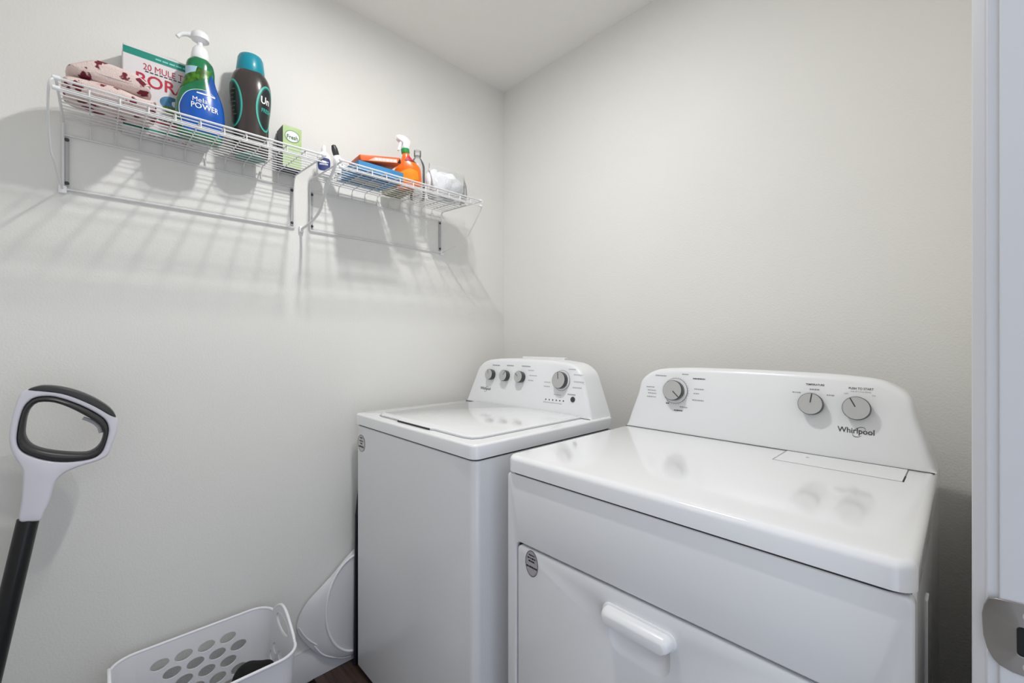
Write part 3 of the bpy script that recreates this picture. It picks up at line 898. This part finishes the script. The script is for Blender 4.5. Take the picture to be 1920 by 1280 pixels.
# --- small green and navy box
ZT = rest(-1.575)
fx, fy0, fy1, fh = -1.545, .4363, .4934, .135
fb = thing('dryer_sheet_box', 'small light green and navy box standing at shelf end', 'box', (fx - .04, (fy0 + fy1) / 2, ZT))
mk('box_body', box(fx - .066, fx, fy0, fy1, ZT, ZT + fh, .001, 1), mat('navy_carton', srgb(34, 38, 66), .45, var=(20, .1)), fb)
mk('green_face', flat([rect(fy0, fy1, ZT, ZT + fh)], lambda a, b: Vector((fx + .0006, a, b))), mat('pale_green_print', srgb(176, 204, 140), .45, var=(30, .08)), fb, 0)
fcy, fcz = (fy0 + fy1) / 2, ZT + .104
ff = mk('white_oval', flat([oval(fcy, fcz, .0235, .020, 28)], lambda a, b: Vector((fx + .0011, a, b))), M_WHITEINK, fb, 0)
mk('oval_ring', flat([oval(fcy, fcz, .0235, .020, 28), oval(fcy, fcz, .021, .0175, 28)], lambda a, b: Vector((fx + .0015, a, b))), mat('print_sage', srgb(120, 150, 110), .5), ff, 0)
mk('green_lettering', put2d(text2d('Fresh', .034, .014, 'C', .02), lambda a, b: Vector((fx + .0017, fcy + a, fcz - .003 + b))), mat('print_forest', srgb(60, 110, 70), .5), ff, 0)

# --- two small white bottles by the shelf joint
wc1 = (-1.533, .5624)
ZT = rest(wc1[0])
b1 = Bottle(*wc1, spl([(0, .020, .014), (.004, .023, .016), (.03, .0235, .016), (.06, .0225, .016), (.072, .018, .014), (.079, .009, .009), (.084, .008, .008)]), math.atan2(-wc1[1], -wc1[0]), 2.6)
wb = thing('stain_remover_bottle', 'small white bottle with navy blue label beside shelf joint', 'bottle', (*wc1, ZT))
mk('bottle_body', b1.body(), M_PLAST, wb, 60)
lb1 = mk('navy_label', b1.decal([smooth2d([(-.017, .018), (-.019, .048), (0, .056), (.019, .050), (.018, .022), (.0, .012)], 3)], 0, 0, .0006, .004), mat('navy_label', srgb(46, 60, 118), .4), wb, 60)
mk('label_print', join(b1.decal([rect(-.010, .012, .040, .043)], 0, 0, .0012), b1.decal([rect(-.012, .010, .031, .036)], 0, 0, .0012)), mat('pale_lilac_print', srgb(196, 200, 226), .5), lb1, 0)
mk('cap', lathe([(.0085, .082), (.0088, .09), (.006, .102), (.004, .104)], UPF(*wc1, ZT), 20), M_PLAST, wb)
wc2 = (-1.528, .627)
tl = Matrix.Translation(Vector((*wc2, ZT))) @ Matrix.Rotation(.30, 4, 'X') @ Matrix.Translation(-Vector((*wc2, ZT)))
b2 = Bottle(*wc2, spl([(0.003, .019, .015), (.007, .022, .017), (.03, .0225, .017), (.055, .019, .016), (.075, .0135, .013), (.083, .009, .009)]), math.atan2(-wc2[1], -wc2[0]), 2.4)
w2 = thing('squeeze_bottle', 'small white tilted bottle with dark tip beside shelf joint', 'bottle', (*wc2, ZT))
mk('bottle_body', xf(b2.body(), tl), M_PLAST, w2, 60)
mk('tip', xf(lathe([(.009, .081), (.0105, .088), (.0105, .104), (.007, .117), (.001, .120)], UPF(*wc2, ZT), 20), tl), M_DGREY, w2)
mk('label_print', xf(join(*[b2.decal([rect(.006, .009, .020 + i * .011, .026 + i * .011)], 0, 0, .0008) for i in range(4)], b2.decal([rect(-.014, -.004, .012, .022)], 0, 0, .0008)), tl), M_INK, w2, 0)

# --- flat blue box, orange carton on top
qx0, qx1, qy0, qy1, qh = -1.556, -1.376, .614, .776, .030
ZT = rest(qx1)
lean = Matrix.Translation((qx1, 0, ZT)) @ Matrix.Rotation(math.atan(TILT), 4, 'Y') @ Matrix.Translation((-qx1, 0, -ZT + .0012))   # lies on the sagging deck
bb_ = thing('flat_blue_box', 'flat blue box lying on the shelf under orange carton', 'box', ((qx0 + qx1) / 2, (qy0 + qy1) / 2, ZT))
mk('box_body', xf(box(qx0, qx1, qy0, qy1, ZT, ZT + qh, .001, 1), lean), mat('blue_carton', srgb(66, 138, 192), .45, var=(18, .1)), bb_)
dn = lambda a, b: lean @ Vector((a, b, ZT - .0004))
mk('base_panel', flat([rrect(qx0 + .035, qx0 + .095, qy0 + .03, qy1 - .03, .01)], dn), mat('print_pale_grey_panel', srgb(176, 176, 176), .5), bb_, 0)
mk('base_print', join(*[flat([rect(qx1 - .045 - j * .016, qx1 - .037 - j * .016, qy0 + .035 + i * .022, qy0 + .049 + i * .022)], dn) for j in range(2) for i in range(5)], *[flat([rect(qx0 + .012 + j * .01, qx0 + .016 + j * .01, qy0 + .01, qy1 - .01)], dn) for j in range(2)]), mat('print_navy', srgb(28, 44, 92), .5), bb_, 0)
om = lean @ Matrix.Translation((-1.418, .626, ZT + qh + .0008)) @ Matrix.Rotation(-.10, 4, 'Z') @ Matrix.Rotation(.17, 4, 'X') @ Matrix.Translation((0, .07, 0))
orb = thing('orange_carton', 'orange carton with white print lying on flat blue box', 'carton', (-1.42, .68, ZT + qh))
M_ORG = mat('orange_carton_print', srgb(232, 104, 52), .4, var=(25, .08))
mk('carton_body', xf(box(-.075, .040, -.070, .070, 0, .020, .002, 2), om), M_ORG, orb)
of = lambda a, b: om @ Vector((.0406, a, b))
mk('white_panel', flat([[(-.045, .002), (.056, .002), (.058, .014), (-.020, .014)]], of), mat('print_peach', srgb(244, 190, 168), .5), orb, 0)
mk('carton_print', join(*[flat([rect(-.022 + i * .013, -.012 + i * .013, .005, .011)], lambda a, b: om @ Vector((.0410, a, b))) for i in range(6)]), M_WHITEINK, orb, 0)
mk('dark_corner', flat([[(.056, .001), (.069, .001), (.069, .018)]], lambda a, b: om @ Vector((.0412, a, b))), M_BLACKP, orb, 0)

# --- orange trigger spray bottle
sc = (-1.432, .834)
ZT = rest(sc[0])
sb = Bottle(*sc, spl([(0, .036, .022), (.004, .044, .025), (.04, .0475, .026), (.065, .046, .025), (.085, .034, .022), (.10, .020, .017), (.114, .0135, .013), (.124, .012, .012)]), math.atan2(-sc[1], -sc[0]), 2.5)
spm = Matrix.Translation(Vector((*sc, ZT))) @ Matrix.Rotation(.14, 4, 'X') @ Matrix.Translation(-Vector((*sc, ZT)))
spm = Matrix.Translation((0, 0, .0055)) @ spm
tsp = lambda vf: xf(vf, spm)
spb = thing('trigger_spray_bottle', 'orange spray bottle with white trigger head and green collar', 'spray bottle', (*sc, ZT))
mk('bottle_body', tsp(sb.body()), mat('orange_bottle', srgb(240, 112, 20), .25, coat=.4, var=(14, .12)), spb, 60)
mk('neck_label', tsp(sb.decal([[(-.004, .094), (.026, .088), (.026, .104), (.004, .112)]], 0, 0, .0008, .004, .02)), M_RED, spb, 60)
mk('neck_label', tsp(sb.decal([[(.0, .09), (.024, .084), (.026, .088), (-.004, .094)]], 0, 0, .0009, .004, .02)), M_BLACKP, spb, 60)
mk('shoulder_label', tsp(sb.decal([[(-.03, .02), (.03, .02), (.03, .05), (0, .062), (-.03, .05)]], .1, 0, .0008, .005)), mat('yellow_orange_print', srgb(250, 150, 30), .3, var=(40, .15)), spb, 60)
mk('collar', tsp(lathe([(.0142, .122), (.0148, .126), (.0148, .137), (.012, .139)], UPF(*sc, ZT), 24)), mat('green_collar', srgb(40, 150, 74), .4), spb)
sd = Vector((.25, -1, 0)).normalized()
def sp_pt(a, b, d):
    side = Vector((-sd.y, sd.x, 0))
    return Vector((*sc, ZT)) + sd * a + side * d + Vector((0, 0, b))
mk('trigger_head', tsp(slab([smooth2d([(-.020, .150), (-.011, .138), (.010, .138), (.013, .155), (.030, .162), (.033, .178), (.012, .183), (-.008, .181), (-.026, .168)], 4)], sp_pt, -.009, .009, .004, 3)), M_PLAST, spb, 50)
mk('trigger', tsp(slab([smooth2d([(.016, .160), (.024, .160), (.028, .145), (.036, .128), (.031, .126), (.021, .142)], 4)], sp_pt, -.005, .005, .0015, 2)), M_PLAST, spb, 50)
mk('nozzle', tsp(tube([sp_pt(.030, .170, 0), sp_pt(.040, .170, 0)], .0075, 14)), M_PLAST, spb)

# --- low olive carton behind the spray bottle, clear bottle
ZT = rest(-1.59)
oc = mk('olive_carton', box(-1.590, -1.478, .802, .878, ZT, ZT + .026, .0015, 1), mat('olive_card', srgb(150, 148, 112), .6, var=(16, .1)), origin=(-1.53, .84, ZT))
tag(oc, 'low olive carton lying behind the orange spray bottle', 'carton')
cc = (-1.512, .915)
ZT = rest(cc[0])
cbz = thing('clear_bottle', 'clear empty plastic bottle standing behind orange spray bottle', 'bottle', (*cc, ZT))
cb_ = Bottle(*cc, spl([(0, .026, .026), (.003, .029, .029), (.10, .029, .029), (.13, .027, .027), (.15, .018, .018), (.158, .0125, .0125), (.165, .0125, .0125)]), 0)
mk('bottle_body', cb_.body(), M_CLEAR, cbz, 60)
mk('cap', lathe([(.0135, .163), (.014, .166), (.014, .185), (.0125, .187)], UPF(*cc, ZT), 20), M_CLEAR, cbz)

# --- clear zip bag with white cloths
gc = (-1.447, .999)
ZT = rest(gc[0])
gb = thing('clear_bag', 'clear plastic bag of crumpled white cloth near shelf end', 'bag', (*gc, ZT))
def lump(c, r, seed, n=20, squash=.85, amp=.22, freq=26):
    rings = []
    for i in range(1, n):
        ph = PI * i / n - PI / 2
        ring = []
        for k in range(2 * n):
            a = PI * k / n
            d = Vector((math.cos(ph) * math.cos(a), math.cos(ph) * math.sin(a), math.sin(ph)))
            nv = noise.noise(Vector((d.x * r[0], d.y * r[1], d.z * r[2])) * freq + Vector((seed, seed * 2, 0)))
            rid = 1 - abs(noise.noise(Vector((d.x * r[0], d.y * r[1], d.z * r[2])) * freq * .7 + Vector((0, seed, seed)))) * 1.4
            k_ = 1 + amp * nv + amp * .5 * rid - amp * .3
            p = Vector((c[0] + d.x * r[0] * k_, c[1] + d.y * r[1] * k_, c[2] + d.z * r[2] * k_))
            ring.append(p)
        rings.append(ring)
    return loft(rings)
def clampz(vf, z): return [Vector((v.x, v.y, max(v.z, z))) for v in vf[0]], vf[1]
M_CLOTH = mat('white_cotton', srgb(242, 243, 247), .85, bump=(200, .3, .003))
mk('cloth', clampz(lump((gc[0], gc[1] + .012, ZT + .054), (.038, .068, .056), 2.2), ZT + .0035), M_CLOTH, gb, 0)
mk('cloth', clampz(lump((gc[0] - .008, gc[1] - .048, ZT + .055), (.028, .030, .058), 5.1), ZT + .0035), M_CLOTH, gb, 0)
def bag_ring(z, w_, d_, sh=0): return [Vector((gc[0] + p[0], gc[1] + .012 + p[1] + sh, ZT + z)) for p in [(q[0], q[1]) for q in [(a[0], a[1]) for a in ell(0, 0, 0, d_, w_, 32, 3.2)]]]
mk('film', loft([bag_ring(.0030, .078, .044), bag_ring(.03, .084, .048), bag_ring(.07, .084, .040), bag_ring(.105, .083, .014), bag_ring(.118, .084, .0025), bag_ring(.128, .085, .0015)], True, False), M_CLEAR, gb, 70)

# ================================================================== floor mop with loop handle
MX = -1.50
def ray_x(u, v, x):
    fx_, fy_ = -math.sin(YAW), math.cos(YAW); rx_, ry_ = math.cos(YAW), math.sin(YAW)
    a, b = (u - U0) / FPX, (640.1 - v) / FPX
    d = Vector((fx_ + rx_ * a, fy_ + ry_ * a, b)); k = x / d.x
    return (d.y * k, H + d.z * k)
def tr(pts): return [ray_x(10 + p[0] / 4.741, 710 + p[1] / 4.741, MX) for p in pts]
h_out = tr([(200, 90), (140, 130), (100, 220), (65, 350), (42, 480), (47, 570), (75, 660), (130, 745), (160, 800), (162, 900), (152, 1050), (132, 1180), (127, 1225), (150, 1252), (230, 1250), (305, 1244), (332, 1220), (352, 1170), (395, 1080), (430, 960), (460, 890), (520, 830), (600, 790), (700, 755), (800, 725), (880, 690), (920, 650), (950, 570), (985, 480), (1000, 390), (985, 325), (925, 262), (800, 190), (650, 130), (500, 92), (370, 76), (290, 78)])
h_ring = tr([(330, 150), (450, 155), (600, 200), (750, 265), (870, 340), (910, 400), (915, 470), (885, 580), (850, 650), (780, 695), (650, 720), (500, 728), (350, 710), (210, 665), (140, 620), (110, 550), (115, 450), (140, 330), (175, 240), (240, 175)])
h_in = tr([(340, 203), (440, 210), (560, 250), (700, 320), (800, 380), (860, 440), (865, 500), (840, 570), (790, 620), (720, 648), (600, 648), (450, 635), (320, 612), (230, 570), (185, 500), (185, 420), (200, 330), (230, 260), (280, 215)])
h_grip = tr([(205, 92), (290, 64), (370, 57), (500, 70), (650, 108), (800, 172), (925, 252), (985, 332), (925, 322), (800, 250), (650, 182), (500, 133), (330, 112), (260, 106)])
sft_top = [Vector((MX, *ray_x(10 + 205 / 4.741, 710 + 1244 / 4.741, MX)))]
p_low = Vector((MX + .01, *ray_x(-20, 1280, MX + .01)))
ax = (p_low - sft_top[0]).normalized()
foot = sft_top[0] + ax * ((sft_top[0].z - .075) / -ax.z)
mop = thing('floor_mop', 'white and black upright floor mop with open loop handle', 'mop', (foot.x, foot.y, 0))
hf = lambda a, b, d: Vector((MX + d, a, b))
mk('handle', slab([smooth2d(h_out, 3), smooth2d(h_ring, 3)], hf, -.0195, .0195, .0045, 3), mat('mop_white_plastic', srgb(222, 220, 230), .35, coat=.2), mop, 50)
N = 64
def match(loop):
    L = smooth2d(loop, 4)
    cx = sum(p[0] for p in L) / len(L); cz = sum(p[1] for p in L) / len(L)
    return resample(L, 240), cx, cz
Lo, cx_, cz_ = match(h_ring); Li, _, _ = match(h_in)
def polar(L, t):
    best = min(L, key=lambda p: abs(math.atan2(math.sin(math.atan2(p[1] - cz_, p[0] - cx_) - t), math.cos(math.atan2(p[1] - cz_, p[0] - cx_) - t))))
    return Vector(best)
secs = []
for i in range(N):
    t = 2 * PI * i / N
    a, b = polar(Lo, t), polar(Li, t)
    sec = []
    for k in range(12):
        q = 2 * PI * k / 12
        f_ = .5 + .5 * math.copysign(abs(math.cos(q)) ** .8, math.cos(q))
        p = b.lerp(a, f_)
        sec.append(Vector((MX + 0.0225 * math.copysign(abs(math.sin(q)) ** .8, math.sin(q)), p.x, p.y)))
    secs.append(sec)
V = [p for s_ in secs for p in s_]; F_ = []
for i in range(N):
    j = (i + 1) % N
    for k in range(12):
        F_.append((i * 12 + k, i * 12 + (k + 1) % 12, j * 12 + (k + 1) % 12, j * 12 + k))
mk('loop_lining', (V, F_), M_DGREY, mop, 60)
mk('top_grip', slab([smooth2d(h_grip, 3)], hf, -.0205, .0205, .004, 3), M_DGREY, mop, 50)
mk('trigger_release', tube(catmull([Vector((MX + .008, *p)) for p in tr([(690, 345), (770, 375), (830, 420), (850, 475)])], 5), .004, 8), mat('grey_trigger', srgb(168, 168, 172), .35), mop)
mk('shaft', tube([sft_top[0] + ax * .0005, sft_top[0] + ax * .2, foot], .0185, 20), mat('black_tube', srgb(20, 20, 22), .4, coat=.15, var=(9, .15)), mop)
mk('swivel_joint', lathe([(.024, -.01), (.026, .03), (.02, .06)], ((foot.x, foot.y, .035), (1, 0, 0), (0, 1, 0), (0, 0, 1)), 20), M_DGREY, mop)
mk('mop_head', rr_prism(foot.x - .07, foot.x + .16, foot.y - .06, foot.y + .05, .012, .042, .03, .012), mat('mop_head_white', srgb(215, 214, 222), .4), mop)
mk('mop_pad', rr_prism(foot.x - .073, foot.x + .163, foot.y - .063, foot.y + .053, 0, .014, .03, .003), mat('mop_pad_grey', srgb(150, 150, 155), .9, bump=(300, .5, .003)), mop)

# ================================================================== laundry basket
bx0, bx1, by0, by1, bz = -1.578, -1.272, .022, .405, .338
tp, tb = .028, .004        # taper to the bottom, bottom height
rc = .055
bk = thing('laundry_basket', 'white plastic laundry basket with oval holes and looped end handles', 'laundry basket', ((bx0 + bx1) / 2, (by0 + by1) / 2, 0))
M_BSK = mat('basket_white_plastic', srgb(242, 243, 247), .38, var=(5, .008))
def bk_pt(side, s, z, off=0.0):
    """side 0..3 = -x, +y, +x, -y wall; s along the wall (y for x-walls, x for y-walls), z height."""
    k = (1 - max(0, min(1, z / bz))) * tp - off
    if side == 0: return Vector((bx0 + k, s, z))
    if side == 2: return Vector((bx1 - k, s, z))
    if side == 1: return Vector((s, by1 - k, z))
    return Vector((s, by0 + k, z))
def rim_z(side, s):
    if side in (1, 3):
        c = (bx0 + bx1) / 2; t = abs(s - c) / ((bx1 - bx0) / 2 - rc * .55)
        if t < 1: return bz + .056 * (.5 + .5 * math.cos(PI * t)) ** .8
    return bz
V_all = []
TH = .0032
def wall_side(side):
    if side in (0, 2): a, b = by0 + rc, by1 - rc
    else: a, b = bx0 + rc, bx1 - rc
    top = [(b + (a - b) * i / 24, rim_z(side, b + (a - b) * i / 24)) for i in range(25)]
    loops = [[(a, tb), (b, tb)] + top]
    if side in (0, 2):
        for rix in range(7):
            z = .285 - rix * .0345
            for c in range(-1, 8):
                yv = .128 + c * .054 + (.027 if rix % 2 else 0)
                if a + .024 < yv < b - .024 and z > .03:
                    loops.append(oval(yv, z, .0215, .0142, 18, .12))
    else:
        m = (a + b) / 2
        loops.append(oval(m, bz + .005, .060, .026, 28))
        for rix in range(6):
            z = .25 - rix * .0345
            for c in range(-3, 4):
                xv = m + c * .05 + (.025 if rix % 2 else 0)
                if a + .022 < xv < b - .022 and z > .03:
                    loops.append(oval(xv, z, .019, .0142, 18))
    return slab(loops, lambda p, q, d: bk_pt(side, p, q, -d), 0, TH)
for sd_ in range(4):
    mk('side_wall', wall_side(sd_), M_BSK, bk, 30)
# rounded corners between the walls
for (cxs, cys, t0) in ((0, 1, PI / 2), (1, 1, 0), (1, 0, -PI / 2), (0, 0, PI)):
    rings = []
    zs = [tb + (bz - tb) * i / 8 for i in range(9)]
    nA = 10; Vc = []; Fc = []
    for off in (0, TH):
        for z in zs:
            k = (1 - z / bz) * tp
            ccx = bx1 - rc if cxs else bx0 + rc; ccy = by1 - rc if cys else by0 + rc
            for i in range(nA + 1):
                t = t0 + PI / 2 * i / nA
                r = rc - off
                px = ccx + math.cos(t) * r - (k if cxs else -k) * abs(math.cos(t)); py = ccy + math.sin(t) * r - (k if cys else -k) * abs(math.sin(t))
                Vc.append(Vector((px, py, z)))
    m1 = nA + 1; S = len(zs) * m1
    for i in range(len(zs) - 1):
        for j in range(nA):
            q = (i * m1 + j, i * m1 + j + 1, (i + 1) * m1 + j + 1, (i + 1) * m1 + j)
            Fc.append(q); Fc.append(tuple(S + x for x in q[::-1]))
    for j in range(nA):
        t_ = (len(zs) - 1) * m1 + j
        Fc.append((t_, t_ + 1, S + t_ + 1, S + t_)); Fc.append((j + 1, j, S + j, S + j + 1))
    mk('corner_wall', (Vc, Fc), M_BSK, bk, 40)
# rolled rim following the walls and the raised handle arches
rim = []
def arc(cx, cy, t0):
    return [Vector((cx + math.cos(t0 + PI / 2 * i / 8) * rc, cy + math.sin(t0 + PI / 2 * i / 8) * rc, bz)) for i in range(9)]
rim += arc(bx1 - rc, by1 - rc, 0)
a, b = bx1 - rc, bx0 + rc
rim += [Vector((a + (b - a) * i / 24, by1, rim_z(1, a + (b - a) * i / 24))) for i in range(1, 24)]
rim += arc(bx0 + rc, by1 - rc, PI / 2)
rim += arc(bx0 + rc, by0 + rc, PI)
rim += [Vector((b + (a - b) * i / 24, by0, rim_z(3, b + (a - b) * i / 24))) for i in range(1, 24)]
rim += arc(bx1 - rc, by0 + rc, -PI / 2)
mk('rim', tube(rim, .0042, 8, True), M_BSK, bk, 60)
for yy in (by1, by0):
    m = (bx0 + bx1) / 2
    mk('handle_edge', tube([Vector((m + .060 * math.cos(2 * PI * i / 32), yy - (.0016 if yy == by1 else -.0016), bz + .005 + .026 * math.sin(2 * PI * i / 32))) for i in range(32)], .003, 6, True), M_BSK, bk, 60)
mk('basket_floor', loft([[Vector((a_, b_, z)) for a_, b_ in rrect(bx0 + tp, bx1 - tp, by0 + tp, by1 - tp, rc * .8, 6)] for z in (0, .004)]), M_BSK, bk)

# dark laundry inside
M_BLK = mat('black_cloth', srgb(20, 20, 22), .9, bump=(160, .5, .004), var=(20, .3))
l1 = mk('black_garment', lump((-1.375, .318, .238), (.070, .050, .052), 3.3, 26, amp=.34, freq=17), M_BLK, origin=(-1.395, .315, .15), smooth=60)
tag(l1, 'crumpled black garment on top in the laundry basket', 'clothing')
l2 = mk('dark_garment', lump((-1.425, .20, .095), (.085, .11, .072), 8.3, 22, amp=.20, freq=14), mat('charcoal_cloth', srgb(46, 46, 52), .9, bump=(160, .5, .004), var=(20, .3)), origin=(-1.425, .19, .03), smooth=60)
tag(l2, 'charcoal garment lying at the bottom of the laundry basket', 'clothing')

# ================================================================== behind the washer: sheer hamper and black board
hp = thing('mesh_hamper', 'sheer white mesh hamper folded against the wall beside the washer', 'hamper', (-1.585, .66, 0))
def hring(cx, cy, cz, ry, rz, tilt, n=40, wob=0.0, seed=0):
    out = []
    for k in range(n):
        a = 2 * PI * k / n
        yy, zz = ry * math.cos(a), rz * math.sin(a)
        out.append(Vector((cx + tilt * yy + wob * noise.noise(Vector((yy * 20, zz * 20, seed))), cy + yy, cz + zz)))
    return out
R1 = hring(-1.578, .705, .222, .118, .178, .03)
def keep(R): return [Vector((max(-1.6010, min(p.x, -1.5735)), p.y, max(p.z, .012))) for p in R]
R1 = keep(R1)
fan = [ray_x(u, v, -1.598) for u, v in ((657, 1036), (626, 1074), (598, 1105), (574, 1132), (557, 1168), (562, 1192), (588, 1220), (609, 1233), (655, 1231))]
fan = fan + [(.80, .03), (.82, .25), (.78, .41), (.72, .42)]
fan = resample(smooth2d(fan, 4), 300)
fc = (.665, .215)
def fan_at(t):
    q = min(fan, key=lambda p: abs(math.atan2(math.sin(math.atan2(p[1] - fc[1], p[0] - fc[0]) - t), math.cos(math.atan2(p[1] - fc[1], p[0] - fc[0]) - t))))
    return q
R3 = []
for k in range(40):
    q = fan_at(2 * PI * k / 40)
    R3.append(Vector((-1.5995, q[0], max(q[1], .014))))
Rm = [a.lerp(b, .5) + Vector((.004 * noise.noise(Vector((a.y * 30, a.z * 30, 2))), 0, -.006)) for a, b in zip(R1, R3)]
mk('rim_wire', tube(R1, .0042, 8, True), M_CLOTH, hp, 60)
mk('mesh_wall', loft([R1, Rm, R3], True, True), M_MESHFAB, hp, 60)
for line in (((560, 1176), (577, 1198), (602, 1211), (640, 1214)), ((590, 1212), (608, 1228), (640, 1233), (658, 1229))):
    mk('fold_wire', tube(catmull([Vector((-1.5935, ray_x(u, v, -1.5935)[0], max(.008, ray_x(u, v, -1.5935)[1]))) for u, v in line], 6), .0022, 8), M_CLOTH, hp, 60)

bd = thing('folded_board', 'slim black board standing in the gap beside the washer', 'board', (-1.565, .90, 0))
mk('panel', slab([[(.684, .001), (1.10, .001), (1.10, .64), (.70, .64), (.690, .55)]], lambda a, b, d: Vector((-1.5625 + d, a, b)), -.004, .004, .002, 2), M_BLACKP, bd)
mk('edge_trim', tube([(-1.5625, .683, .005), (-1.5625, .689, .55), (-1.5625, .699, .64)], .0046, 8), mat('navy_black_trim', srgb(30, 32, 44), .35), bd)
